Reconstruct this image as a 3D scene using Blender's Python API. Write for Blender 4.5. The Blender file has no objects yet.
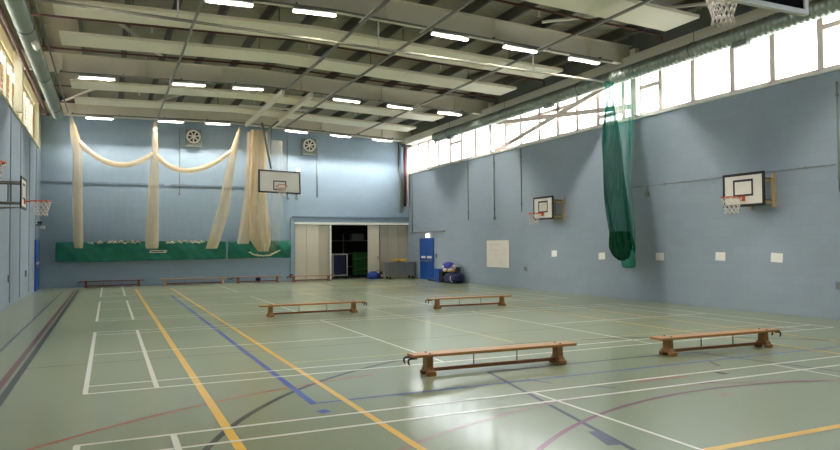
import bpy, bmesh, math, random
from mathutils import Vector, Matrix
random.seed(7)
PI = math.pi
sc = bpy.context.scene
COL = sc.collection

# ------------------------------------------------------------------ constants
XL, XR, YB, YF = -2.56, 13.97, 31.76, -1.6     # inner faces of the hall walls
SKY, LAMP, LAMPSIDE, EXPO = 6.5, 740.0, .50, 1.22

def rz(x):          # underside of the roof beams (a very shallow pitch)
    return 7.256 - .02*max(0, 4.69-x) - .04*max(0, x-4.69)
def deckz(x): return rz(x) + .83

# ------------------------------------------------------------------ materials
def lin(h):
    h = h.lstrip('#'); v = [int(h[i:i+2], 16)/255 for i in (0, 2, 4)]
    return tuple(((c+.055)/1.055)**2.4 if c > .04045 else c/12.92 for c in v) + (1,)

def mat(name, col, rough=.6, var=.06, scale=6.0, metal=0.0, bump=0.0, spec=.5, emit=0, coat=0.0):
    m = bpy.data.materials.new(name); m.use_nodes = True
    nt = m.node_tree; b = nt.nodes['Principled BSDF']
    c = lin(col) if isinstance(col, str) else col
    tc = nt.nodes.new('ShaderNodeTexCoord')
    n = nt.nodes.new('ShaderNodeTexNoise'); n.inputs['Scale'].default_value = scale; n.inputs['Detail'].default_value = 4
    nt.links.new(tc.outputs['Object'], n.inputs['Vector'])
    mx = nt.nodes.new('ShaderNodeMix'); mx.data_type = 'RGBA'
    mx.inputs['A'].default_value = tuple(min(1, k*(1-var)) for k in c[:3]) + (1,)
    mx.inputs['B'].default_value = tuple(min(1, k*(1+var)) for k in c[:3]) + (1,)
    nt.links.new(n.outputs['Fac'], mx.inputs['Factor'])
    nt.links.new(mx.outputs['Result'], b.inputs['Base Color'])
    b.inputs['Roughness'].default_value = rough; b.inputs['Metallic'].default_value = metal
    b.inputs['Specular IOR Level'].default_value = spec
    b.inputs['Coat Weight'].default_value = coat; b.inputs['Coat Roughness'].default_value = .13
    if bump:
        bp = nt.nodes.new('ShaderNodeBump'); bp.inputs['Strength'].default_value = bump; bp.inputs['Distance'].default_value = .01
        nt.links.new(n.outputs['Fac'], bp.inputs['Height']); nt.links.new(bp.outputs['Normal'], b.inputs['Normal'])
    if emit:
        b.inputs['Emission Color'].default_value = c; b.inputs['Emission Strength'].default_value = emit
    return m

def block_mat(name, col, axis, mortar=.93, bw=.45, bh=.225):
    """painted blockwork; axis 'X' for a wall running along X, 'Y' along Y"""
    m = mat(name, col, rough=.55, var=.04, scale=1.2)
    nt = m.node_tree; b = nt.nodes['Principled BSDF']
    mx = next(n for n in nt.nodes if n.type == 'MIX')
    tc = next(n for n in nt.nodes if n.type == 'TEX_COORD')
    sp = nt.nodes.new('ShaderNodeSeparateXYZ'); cb = nt.nodes.new('ShaderNodeCombineXYZ')
    nt.links.new(tc.outputs['Object'], sp.inputs[0])
    nt.links.new(sp.outputs[axis], cb.inputs['X']); nt.links.new(sp.outputs['Z'], cb.inputs['Y'])
    br = nt.nodes.new('ShaderNodeTexBrick')
    br.inputs['Scale'].default_value = 1; br.inputs['Brick Width'].default_value = bw; br.inputs['Row Height'].default_value = bh
    br.inputs['Mortar Size'].default_value = .011; br.inputs['Mortar Smooth'].default_value = .5
    br.inputs['Color1'].default_value = (1, 1, 1, 1); br.inputs['Color2'].default_value = (.95, .95, .95, 1)
    br.inputs['Mortar'].default_value = (mortar, mortar, mortar, 1)
    nt.links.new(cb.outputs[0], br.inputs['Vector'])
    mul = nt.nodes.new('ShaderNodeMix'); mul.data_type = 'RGBA'; mul.blend_type = 'MULTIPLY'; mul.inputs['Factor'].default_value = 1
    nt.links.new(mx.outputs['Result'], mul.inputs['A']); nt.links.new(br.outputs['Color'], mul.inputs['B'])
    nt.links.new(mul.outputs['Result'], b.inputs['Base Color'])
    bp = nt.nodes.new('ShaderNodeBump'); bp.inputs['Strength'].default_value = .2; bp.inputs['Distance'].default_value = .006
    nt.links.new(br.outputs['Color'], bp.inputs['Height']); nt.links.new(bp.outputs['Normal'], b.inputs['Normal'])
    return m

def net_mat(name, col, alpha, alpha2, sx=26.0, warm=1.0):
    """fine netting: part of the light passes between the threads; folds come from the mesh, thread clumps from the pattern"""
    m = bpy.data.materials.new(name); m.use_nodes = True
    nt = m.node_tree; nt.nodes.clear()
    out = nt.nodes.new('ShaderNodeOutputMaterial')
    df = nt.nodes.new('ShaderNodeBsdfDiffuse'); tl = nt.nodes.new('ShaderNodeBsdfTranslucent'); tr = nt.nodes.new('ShaderNodeBsdfTransparent')
    c = lin(col); df.inputs[0].default_value = c; tl.inputs[0].default_value = c
    a = nt.nodes.new('ShaderNodeMixShader'); a.inputs[0].default_value = .35
    nt.links.new(df.outputs[0], a.inputs[1]); nt.links.new(tl.outputs[0], a.inputs[2])
    tc = nt.nodes.new('ShaderNodeTexCoord'); mp = nt.nodes.new('ShaderNodeMapping'); mp.inputs['Scale'].default_value = (sx, sx, 1.2)
    nz = nt.nodes.new('ShaderNodeTexNoise'); nz.inputs['Scale'].default_value = 1; nz.inputs['Detail'].default_value = 2
    nt.links.new(tc.outputs['Object'], mp.inputs[0]); nt.links.new(mp.outputs[0], nz.inputs['Vector'])
    rg = nt.nodes.new('ShaderNodeMapRange'); rg.inputs['From Min'].default_value = .3; rg.inputs['From Max'].default_value = .7
    rg.inputs['To Min'].default_value = alpha; rg.inputs['To Max'].default_value = alpha2
    nt.links.new(nz.outputs['Fac'], rg.inputs['Value'])
    mixs = nt.nodes.new('ShaderNodeMixShader')
    nt.links.new(rg.outputs[0], mixs.inputs[0]); nt.links.new(tr.outputs[0], mixs.inputs[1]); nt.links.new(a.outputs[0], mixs.inputs[2])
    nt.links.new(mixs.outputs[0], out.inputs[0])
    return m

def glass_mat():
    m = bpy.data.materials.new('window_glass'); m.use_nodes = True
    nt = m.node_tree; nt.nodes.clear()
    out = nt.nodes.new('ShaderNodeOutputMaterial'); tr = nt.nodes.new('ShaderNodeBsdfTransparent'); gl = nt.nodes.new('ShaderNodeBsdfGlossy')
    tr.inputs[0].default_value = (.93, .95, .95, 1); gl.inputs['Roughness'].default_value = .05
    lw = nt.nodes.new('ShaderNodeLayerWeight'); lw.inputs[0].default_value = .12
    mx = nt.nodes.new('ShaderNodeMixShader')
    nt.links.new(lw.outputs['Facing'], mx.inputs[0]); nt.links.new(tr.outputs[0], mx.inputs[1]); nt.links.new(gl.outputs[0], mx.inputs[2])
    nt.links.new(mx.outputs[0], out.inputs[0])
    return m

def wood_mat(name, c1, c2, rough=.4, axis='X'):
    m = mat(name, c1, rough=rough)
    nt = m.node_tree; mx = next(n for n in nt.nodes if n.type == 'MIX'); nz = next(n for n in nt.nodes if n.type == 'TEX_NOISE')
    mp = nt.nodes.new('ShaderNodeMapping'); tc = next(n for n in nt.nodes if n.type == 'TEX_COORD')
    mp.inputs['Scale'].default_value = (1.5, 28, 28) if axis == 'X' else (28, 28, 1.5)
    nt.links.new(tc.outputs['Object'], mp.inputs[0]); nt.links.new(mp.outputs[0], nz.inputs['Vector'])
    nz.inputs['Scale'].default_value = 1
    mx.inputs['A'].default_value = lin(c1); mx.inputs['B'].default_value = lin(c2)
    return m

M = {}
M['wall_x'] = block_mat('blue_blockwork_back', '#98adc1', 'X')
M['wall_y'] = block_mat('blue_blockwork_side', '#95a2b1', 'Y')
M['cream'] = mat('cream_paint', '#d9d2b4', .6)
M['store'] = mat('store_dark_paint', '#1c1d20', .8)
M['rib'] = mat('blue_joint', '#7d8fa0', .6)
M['deck'] = mat('roof_deck_steel', '#b5b1a2', .5, .08)
M['purlin'] = mat('purlin_steel', '#5a5953', .5)
M['beam'] = mat('beam_pale_paint', '#ece6d6', .5, .04, 1.5)
M['panel'] = mat('radiant_panel_paint', '#f6efda', .45, .03, 1.0)
M['rail'] = mat('rail_steel', '#8a877d', .4, .05, 3, .3)
M['galv'] = mat('galvanised_duct', '#99a29b', .36, .15, 4, .7)
M['galvdark'] = mat('grey_plate', '#7f857f', .5)
M['maroon'] = mat('red_oxide_pipe', '#5a2825', .5)
M['dark'] = mat('dark_steel', '#26262a', .5)
M['black'] = mat('black_paint', '#18181a', .5)
M['white'] = mat('white_paint', '#e6e4df', .5, .03)
M['offwhite'] = mat('aged_white', '#eee9e1', .55, .04)
M['frame'] = mat('window_frame_paint', '#efdcd6', .5)
M['glass'] = glass_mat()
M['brown'] = wood_mat('louvre_timber', '#a8743a', '#c89a58', .6)
M['wood'] = wood_mat('bench_top_wood', '#a56c38', '#c18d52', .35)
M['wooddark'] = wood_mat('bench_rail_wood', '#7c4522', '#985f34', .4)
M['woodleg'] = wood_mat('bench_leg_wood', '#8a5c2e', '#a8763f', .45, 'Z')
M['woodpale'] = wood_mat('pale_bench_wood', '#b98a66', '#d3aa84', .4)
M['woodred'] = wood_mat('red_bench_wood', '#6f3328', '#8c4634', .4)
M['ply'] = wood_mat('goal_frame_wood', '#bb9b72', '#d8bd92', .5, 'Z')
M['orange'] = mat('orange_rim', '#d2532a', .4)
M['cord'] = mat('white_cord', '#e0d8d2', .7)
M['net'] = net_mat('cream_netting', '#f2dfc0', .48, .54, 5)
M['netswag'] = net_mat('cream_netting_bundled', '#f6e8d0', .84, .92, 6)
M['netdense'] = net_mat('tan_netting', '#e6d2ae', .55, .72, 6)
M['netthin'] = net_mat('cream_netting_thin', '#efe4d0', .08, .22, 12)
M['netrope'] = mat('cream_rope', '#ded2ba', .8)
M['gnet'] = net_mat('green_netting', '#0f5848', .34, .74, 22)
M['gnetthin'] = net_mat('green_netting_thin', '#2a8c78', .08, .32, 26)
M['gnetdark'] = net_mat('green_netting_dense', '#1d4a36', .85, 1.0, 30)
M['pvc'] = mat('green_pvc', '#0c6e5c', .42, .12, 3)
M['door'] = mat('blue_door_paint', '#1f4fa0', .4)
M['doorl'] = mat('cream_folding_door', '#d6cdbd', .5, .03, 2)
M['doorg'] = mat('grey_folding_door', '#bcb5a6', .5, .03, 2)
M['blue'] = mat('blue_nylon', '#1c3f9a', .6, .2, 9)
M['navy'] = mat('navy_nylon', '#16204e', .6, .2, 9)
M['purple'] = mat('violet_nylon', '#34309a', .6, .2, 9)
M['greyp'] = mat('grey_plastic', '#7b7c80', .5)
M['yellow'] = mat('yellow_foam', '#e0b036', .7, .15, 9)
M['green'] = mat('green_plastic', '#1f5a28', .5)
M['ball'] = mat('dirty_white_ball', '#c9c0ae', .6, .1, 20)
M['tan'] = mat('tan_ball', '#a9793f', .6, .1, 20)
M['paper'] = mat('paper', '#e9e7e4', .7, .02)
M['board'] = mat('notice_board', '#eae3dc', .6, .04, 5)
M['red'] = mat('faded_red_ink', '#cf9a8c', .7)
M['tube'] = mat('lamp_tube', (1, .94, .82, 1), .5, 0, emit=LAMP)
M['lampside'] = mat('lamp_diffuser', (1, .95, .86, 1), .5, 0, emit=LAMPSIDE)
M['emlight'] = mat('emergency_light', (1, .93, .8, 1), .5, 0, emit=3.0)
# floor
M['floor'] = mat('green_sports_vinyl', '#8b9376', .2, .045, .8, bump=0, spec=.4, coat=.42)
nt = M['floor'].node_tree; b_ = nt.nodes['Principled BSDF']
n2 = nt.nodes.new('ShaderNodeTexNoise'); n2.inputs['Scale'].default_value = 1.6; n2.inputs['Detail'].default_value = 6
r2 = nt.nodes.new('ShaderNodeMapRange'); r2.inputs['To Min'].default_value = .29; r2.inputs['To Max'].default_value = .33
nt.links.new(n2.outputs['Fac'], r2.inputs['Value']); nt.links.new(r2.outputs[0], b_.inputs['Roughness'])
for k, cc in dict(l_white='#f0efe6', l_yellow='#f2c048', l_paleyellow='#c8c084', l_blue='#2a4eb0', l_navy='#252d4c', l_black='#141413',
                  l_brown='#4f4236', l_red='#c24a32', l_pink='#9f7f76', l_purple='#7c3f58', l_maroon='#641c26', l_slate='#3c4060').items():
    M[k] = mat('floor_' + k[2:] + '_line', cc, .3, .03, 3, spec=.4, coat=.42)

# ------------------------------------------------------------------ mesh builder
class MB:
    def __init__(s): s.bm = bmesh.new(); s.mi = 0
    def _f(s, vs):
        try:
            f = s.bm.faces.new(vs); f.material_index = s.mi; return f
        except ValueError: return None
    def box(s, c, size, rot=None, bev=0):
        hx, hy, hz = (k/2 for k in size)
        vs = [Vector((x*hx, y*hy, z*hz)) for x in (-1, 1) for y in (-1, 1) for z in (-1, 1)]
        if rot is not None:
            R = rot if isinstance(rot, Matrix) else Matrix.Rotation(rot, 3, 'Z')
            vs = [R @ v for v in vs]
        vs = [s.bm.verts.new(v + Vector(c)) for v in vs]
        fs = [s._f([vs[i] for i in q]) for q in ((0, 1, 3, 2), (4, 6, 7, 5), (0, 4, 5, 1), (2, 3, 7, 6), (0, 2, 6, 4), (1, 5, 7, 3))]
        if bev:
            es = {e for f in fs for e in f.edges}
            bmesh.ops.bevel(s.bm, geom=list(es), offset=bev, segments=2, affect='EDGES', profile=.6)
        return s
    def bx(s, x0, x1, y0, y1, z0, z1, bev=0):
        return s.box(((x0+x1)/2, (y0+y1)/2, (z0+z1)/2), (x1-x0, y1-y0, z1-z0), None, bev)
    def loops(s, rings, closed=True, cap=True):
        rs = [[s.bm.verts.new(p) for p in r] for r in rings]
        n = len(rs[0])
        for a, b in zip(rs, rs[1:]):
            for i in range(n if closed else n-1):
                j = (i+1) % n; f = s._f([a[i], a[j], b[j], b[i]])
                if f: f.smooth = True
        if cap and closed:
            s._f(rs[0][::-1]); s._f(rs[-1])
        return s
    def tube(s, pts, r, n=8, cap=True):
        pts = [Vector(p) for p in pts]; rr = r if isinstance(r, (list, tuple)) else [r]*len(pts)
        rings, up = [], None
        for i, p in enumerate(pts):
            t = (pts[min(i+1, len(pts)-1)] - pts[max(i-1, 0)]).normalized()
            if up is None: up = Vector((0, 0, 1)) if abs(t.z) < .9 else Vector((0, 1, 0))
            a = t.cross(up).normalized(); b = a.cross(t).normalized(); up = b
            rings.append([p + (a*math.cos(2*PI*k/n) + b*math.sin(2*PI*k/n))*rr[i] for k in range(n)])
        return s.loops(rings, True, cap)
    def ring(s, c, R, r, axis='Z', n=28, m=8):
        rings = []
        for i in range(n+1):
            a = 2*PI*i/n; loop = []
            for k in range(m):
                q = 2*PI*k/m; d = R + r*math.cos(q); h = r*math.sin(q)
                v = {'Z': (d*math.cos(a), d*math.sin(a), h), 'Y': (d*math.cos(a), h, d*math.sin(a)), 'X': (h, d*math.cos(a), d*math.sin(a))}[axis]
                loop.append(Vector(c) + Vector(v))
            rings.append(loop)
        return s.loops(rings, True, False)
    def prism(s, poly, axis, a0, a1):
        """polygon extruded along an axis; poly in the two other axes, in xyz order"""
        def P(u, v, w): return {'X': (w, u, v), 'Y': (u, w, v), 'Z': (u, v, w)}[axis]
        A = [s.bm.verts.new(P(u, v, a0)) for u, v in poly]; B = [s.bm.verts.new(P(u, v, a1)) for u, v in poly]
        n = len(poly)
        for i in range(n): s._f([A[i], A[(i+1) % n], B[(i+1) % n], B[i]])
        s._f(A[::-1]); s._f(B); return s
    def ball(s, c, r, sq=(1, 1, 1), u=14, v=10, jit=0):
        rings = []
        for i in range(1, v):
            t = PI*i/v
            rings.append([Vector(c) + Vector((math.sin(t)*math.cos(2*PI*k/u)*r*sq[0], math.sin(t)*math.sin(2*PI*k/u)*r*sq[1], math.cos(t)*r*sq[2]))*(1) +
                          Vector((random.uniform(-jit, jit), random.uniform(-jit, jit), random.uniform(-jit, jit))) for k in range(u)])
        return s.loops(rings, True, True)
    def quad(s, *p):
        s._f([s.bm.verts.new(q) for q in p]); return s
    def build(s, name, m, parent=None, world=False, smooth=None):
        me = bpy.data.meshes.new(name)
        if world and parent is not None:
            L = parent.location if parent.parent is None else parent.location + parent.parent.location
            bmesh.ops.translate(s.bm, verts=s.bm.verts, vec=-L)
        bmesh.ops.recalc_face_normals(s.bm, faces=s.bm.faces)
        s.bm.to_mesh(me); s.bm.free()
        for k in (m if isinstance(m, list) else [m]): me.materials.append(k)
        o = bpy.data.objects.new(name, me); COL.objects.link(o)
        if parent is not None: o.parent = parent
        return o

def tag(o, label=None, cat=None, group=None, kind=None):
    if label: o['label'] = label
    if cat: o['category'] = cat
    if group: o['group'] = group
    if kind: o['kind'] = kind
    return o
def thing(name, label, cat, loc=(0, 0, 0), rot=0, group=None):
    o = bpy.data.objects.new(name, None); COL.objects.link(o)
    o.location = loc; o.rotation_euler.z = rot; o.empty_display_size = .1
    return tag(o, label, cat, group)
def struct(name, mb, m): return tag(mb.build(name, m), kind='structure')
KIDS = {}
def copy_tree(o, parent=None):
    c = o.copy(); COL.objects.link(c)
    if parent is not None: c.parent = parent
    for ch in [k for k in bpy.data.objects if k.parent == o and k != c]: copy_tree(ch, c)
    return c
ORD = ['first', 'second', 'third', 'fourth', 'fifth', 'sixth', 'seventh', 'eighth']

# ------------------------------------------------------------------ floor with its court lines
f = MB()
f.quad((XL-.3, YF-.3, 0), (XR+.3, YF-.3, 0), (XR+.3, YB+5, 0), (XL-.3, YB+5, 0))
FM = [M['floor']]; LZ = [0.0]
def lm(k):
    if M[k] not in FM: FM.append(M[k])
    f.mi = FM.index(M[k]); LZ[0] += .00006; return .0012 + LZ[0]
def seg(k, a, b, w):
    z = lm(k); a = Vector((*a, z)); b = Vector((*b, z)); d = (b-a).normalized(); n = Vector((-d.y, d.x, 0))*w/2
    f.quad(a-n, b-n, b+n, a+n)
def arc(k, c, R, a0, a1, w, n=48):
    z = lm(k)
    for i in range(n):
        p, q = (math.radians(a0+(a1-a0)*t/n) for t in (i, i+1))
        f.quad(*[(c[0]+math.cos(t)*r, c[1]+math.sin(t)*r, z) for t, r in ((p, R-w/2), (p, R+w/2), (q, R+w/2), (q, R-w/2))])
# line across the hall, brown
seg('l_brown', (-1.0, 10.72), (13.0, 11.1), .035)
# black basketball arcs, keys and circles
arc('l_black', (6.35, 3.45), 6.08, 8, 172, .065, 72)
seg('l_navy', (4.46, 7.62), (3.78, 4.1), .05); seg('l_navy', (8.0, 7.62), (8.75, 4.1), .05); seg('l_navy', (4.46, 7.62), (8.0, 7.62), .05)
seg('l_slate', (3.88, 4.80), (3.76, 4.40), .13)
seg('l_slate', (4.64, 7.02), (4.76, 6.65), .035); seg('l_slate', (5.01, 6.35), (5.26, 6.13), .035)
seg('l_black', (7.57, 6.88), (7.40, 6.57), .035); seg('l_black', (7.02, 6.29), (7.02, 6.13), .11); seg('l_slate', (6.28, 5.86), (6.50, 5.84), .04)
arc('l_black', (6.2, 28.4), 6.1, 188, 352, .05, 72)
arc('l_black', (7.9, 15.2), .62, 120, 340, .04, 30)
arc('l_black', (11.2, 26.0), 1.8, 20, 150, .05, 30)
seg('l_black', (8.75, 29.3), (7.75, 23.2), .05)
# purple netball circle, pink and red D lines
arc('l_purple', (6.12, .78), 4.82, 20, 160, .055, 60)
arc('l_pink', (5.2, .1), 5.82, 60, 128, .055, 40)
arc('l_red', (4.4, .6), 7.65, 100, 140, .04, 40)
seg('l_red', (5.67, 6.27), (6.50, 6.26), .035); seg('l_pink', (6.05, 5.38), (6.07, 5.28), .14)
# blue pitch
seg('l_blue', (1.95, 24.6), (1.95, 6.9), .075); seg('l_blue', (1.92, 6.93), (11.4, 6.93), .045); seg('l_blue', (1.93, 6.62), (1.97, 6.50), .11)
# yellow pitch lines
for x, w in ((.983, .085), (2.298, .07)): seg('l_yellow', (x, 29.2), (x, 3.0), w)
seg('l_yellow', (9.85, 29.0), (9.75, 6.4), .06); seg('l_yellow', (11.1, 29.0), (10.95, 6.9), .06)
seg('l_paleyellow', (2.3, 9.47), (12.0, 9.47), .045)
seg('l_paleyellow', (6.26, 29.0), (6.18, 9.7), .05)
seg('l_yellow', (4.3, 3.97), (12.6, 3.95), .085)
# edges of the hall
seg('l_navy', (-1.57, 29.2), (-1.57, -1.4), .05)
seg('l_maroon', (-1.17, 29.4), (-1.17, -1.4), .08); seg('l_black', (-1.05, 29.4), (-1.05, -1.4), .08)
# four white badminton courts side by side
for k in range(4):
    y0 = .25 + 8.28*k; y1 = min(y0 + 6.1, 31.2)
    for x0, x1 in ((-.23, 4.3), (8.1, 12.63)): seg('l_white', (x0, (y0+y1)/2), (x1, (y0+y1)/2), .05)
    for y in (y0, y0+.45, y1-.45, y1): seg('l_white', (-.25, y), (12.65, y), .05)
    for x, w in ((-.23, .055), (.524, .055), (4.28, .04), (8.1, .04), (11.88, .04), (12.63, .05)): seg('l_white', (x, y0), (x, y1), w)
floor = struct('floor', f, FM)

# ------------------------------------------------------------------ walls
T = .3
SILL_R, HEAD_R, SILL_L, HEAD_L = 5.32, 6.72, 5.68, 7.40
m = MB(); m.bx(XR, XR+T, YF-T, YB+T, -.05, SILL_R-.06); struct('wall_right', m, M['wall_y'])
m = MB(); m.bx(XR, XR+T, YF-T, YB+T, HEAD_R+.05, 8.3); struct('wall_right_eaves', m, M['galvdark'])
m = MB(); m.bx(XL-T, XL, YF-T, YB+T, -.05, SILL_L-.06); struct('wall_left', m, M['wall_y'])
m = MB(); m.bx(XL-T, XL, YF-T, YB+T, HEAD_L+.05, 8.3)
m.bx(XL-T, XL, 30.75, YB+T, SILL_L-.05, HEAD_L+.04); struct('wall_left_eaves', m, M['cream'])
DX0, DX1, DH = 8.06, 14.05, 2.70
m = MB(); m.bx(XL-T, DX0, YB, YB+T, -.05, 8.3); m.bx(DX0, XR+T, YB, YB+T, DH+.10, 8.3); struct('wall_back', m, M['wall_x'])
m = MB(); m.bx(XL-T, XR+T, YF-T, YF, -.05, 8.3); struct('wall_front', m, M['wall_x'])
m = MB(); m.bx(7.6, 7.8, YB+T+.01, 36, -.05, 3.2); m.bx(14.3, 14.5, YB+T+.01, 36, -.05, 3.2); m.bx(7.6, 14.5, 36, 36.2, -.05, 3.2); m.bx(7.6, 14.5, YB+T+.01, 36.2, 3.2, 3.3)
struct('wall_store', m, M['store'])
# slim joints and ledges on the walls
def trim(name, m, mt): return struct(name, m, mt)
for i, y in enumerate((17.3, 22.4, 24.8, 27.5, 29.9)):
    m = MB(); m.bx(XL, XL+.02, y-.045, y+.045, .1, SILL_L-.1); trim('trim_%d' % (i+1), m, M['rib'])
m = MB(); m.bx(XL, 2.22, YB-.05, YB, 4.36, 4.44); trim('trim_6', m, M['rib'])
m = MB(); m.bx(2.48, 7.86, YB-.05, YB, 4.36, 4.44); trim('trim_7', m, M['rib'])
m = MB(); m.bx(7.95, XR, YB-.07, YB, 3.02, 3.09); trim('trim_8', m, M['rib'])
m = MB(); m.bx(7.85, 8.03, YB-.06, YB, 0, 3.0); trim('trim_9', m, M['wall_x'])
m = MB(); m.bx(DX0-.02, XR, YB-.05, YB+.1, DH-.02, DH+.09); trim('trim_10', m, M['white'])

# ------------------------------------------------------------------ roof: ribbed deck, purlins, beams
d = MB(); XS = [XL-.3, 4.69, XR+.3]; P = .17; y = YF-.3
prof = []
while y < YB+.3:
    prof += [(y, 0), (y+.05, 0), (y+.07, .045), (y+.14, .045)]; y += P
for a, b in zip(XS, XS[1:]):
    for (ya, za), (yb, zb) in zip(prof, prof[1:]):
        d.quad((a, ya, deckz(a)+za), (b, ya, deckz(b)+za), (b, yb, deckz(b)+zb), (a, yb, deckz(a)+zb))
d.bx(XL-.3, XR+.3, YF-.3, YB+.3, 8.32, 8.4)
struct('ceiling', d, M['deck'])
x = -1.9
while x < 13.9:
    m = MB(); z1 = deckz(x)-.005; z0 = z1-.24
    m.bx(x-.004, x+.004, YF, YB, z0, z1); m.bx(x-.004, x+.07, YF, YB, z0, z0+.006); m.bx(x-.07, x+.004, YF, YB, z1-.006, z1)
    struct('purlin_beam', m, M['purlin']); x += 1.16
BEAMS = (7.2, 15.40, 23.63, 31.39)
for y in BEAMS:
    m = MB()
    for x0, x1 in ((XL+.02, 4.69), (4.69, XR-.02)):
        def sl(u, v, za, zb):
            # sloped box between x0 and x1
            P4 = [(x0, u, rz(x0)+za), (x0, v, rz(x0)+za), (x0, v, rz(x0)+zb), (x0, u, rz(x0)+zb)]
            Q4 = [(x1, p[1], p[2]-rz(x0)+rz(x1)) for p in P4]
            m.loops([P4, Q4])
        sl(y-.11, y+.11, 0, .02); sl(y-.008, y+.008, .02, .54); sl(y-.11, y+.11, .54, .56)
        for k in range(3):
            xx = x0 + (x1-x0)*(k+.5)/3
            m.bx(xx-.006, xx+.006, y-.1, y+.1, rz(xx)+.03, rz(xx)+.53)
    for fc in m.bm.faces: fc.smooth = False
    struct('roof_beam', m, M['beam'])
m = MB(); m.bx(13.62, 13.92, YF, YB, 6.74, 7.06); struct('eaves_beam', m, M['beam'])
# pale diagonal roof braces
def brace(a, b, w=.07, h=.05):
    m = MB(); a = Vector(a); b = Vector(b); dirv = (b-a); L = dirv.length
    R = dirv.to_track_quat('X', 'Z').to_matrix(); m.box((a+b)/2, (L, w, h), R); return m
for a, b in ((tuple(k_*1.042 for k_ in a[:2]) + (a[2]+.22,), tuple(k_*1.042 for k_ in b[:2]) + (b[2]+.22,)) for a, b in (((-.2, 17.4, 7.3), (1.4, 21.2, 7.3)), ((2.9, 25.2, 7.3), (1.2, 29.0, 7.3)), ((-1.7, 29.2, 7.25), (-.3, 25.8, 7.25)), ((4.6, 23.6, 7.3), (6.0, 27.5, 7.3)), ((9.8, 13.9, 7.2), (13.2, 10.3, 7.1)))):
    struct('brace_beam', brace(a, b, .10), M['beam'])

# steel posts on the long walls
for y in (7.0, 15.12, 23.22):
    m = MB(); m.bx(XR-.16, XR-.01, y-.11, y+.11, SILL_R+.02, 7.3); struct('column', m, M['offwhite'])
for y in (7.2, 15.2, 23.1):
    m = MB(); m.bx(XL+.01, XL+.22, y-.12, y+.12, SILL_L, 7.5); struct('column', m, M['cream'])
# diagonal and horizontal bracing in front of the glazing
for a, b in (((XR-.07, 22.9, 5.36), (XR-.07, 15.4, 6.65)), ((XR-.05, 22.9, 6.45), (XR-.05, 15.3, 5.66))):
    struct('brace_beam', brace(a, b, .05, .15), M['frame'])

# ------------------------------------------------------------------ clerestory windows
def window(name, side, y0, y1, mulls, trans, zs, zh):
    x = XR if side > 0 else XL
    xa, xb = (x+.02, x+.10) if side > 0 else (x-.27, x-.19)
    m = MB()
    m.bx(xa, xb, y0, y1, zs, zs+.08); m.bx(xa, xb, y0, y1, zh-.08, zh)
    for yy in [y0+.03, y1-.03] + mulls: m.bx(xa, xb, yy-.07, yy+.07, zs+.05, zh-.05)
    for ta, tb, tz in trans: m.bx(xa, xb, ta+.07, tb-.07, tz-.055, tz+.055)
    w = struct(name, m, M['frame'] if side > 0 else M['cream'])
    g = MB(); xm = (xa+xb)/2; ys = [y0+.03] + sorted(mulls) + [y1-.03]
    for a, b in zip(ys, ys[1:]): g.bx(xm-.003, xm+.003, a+.03, b-.03, zs+.06, zh-.06)
    g.build('glass_panes', M['glass'], w)
    sl = MB(); sl.bx(x-.08 if side > 0 else x-.29, x+.28 if side > 0 else x+.05, y0, y1, zs-.055, zs-.002); sl.build('window_sill', M['white'] if side > 0 else M['cream'], w)
    return w
window('window_1', 1, 23.24, YB-.06, [24.75, 26.0, 27.05, 28.25, 29.35, 30.5], [(26.0, 27.05, 6.2)], SILL_R, HEAD_R)
window('window_2', 1, 15.14, 23.2, [15.75, 16.9, 17.95, 19.0, 20.1, 21.3, 22.4], [(16.9, 22.4, 6.28), (15.75, 16.9, 5.62)], SILL_R, HEAD_R)
window('window_3', 1, 7.02, 15.1, [8.35, 9.57, 10.74, 11.85, 13.1, 14.25], [(14.25, 15.07, 6.15), (8.35, 9.57, 6.28)], SILL_R, HEAD_R)
window('window_4', 1, -1.2, 6.98, [0, 1.15, 2.3, 3.5, 4.65, 5.8], [], SILL_R, HEAD_R)
for i, (a, b) in enumerate(((23.1, 30.7), (15.22, 23.06), (7.22, 15.18), (-1.2, 7.18))):
    mu = [a + (b-a)*k/6 for k in range(1, 6)]
    w = window('window_%d' % (5+i), -1, a, b, mu, [], SILL_L, HEAD_L)
    lv = MB(); z = SILL_L + .1
    while z < HEAD_L-.03:
        lv.box((XL-.42, (a+b)/2, z), (.06, b-a-.06, .055)); z += .16
    for yy in mu: lv.bx(XL-.42, XL-.34, yy-.08, yy+.08, SILL_L+.01, HEAD_L-.01)
    lv.build('louvre_screen', M['brown'], w)

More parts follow.
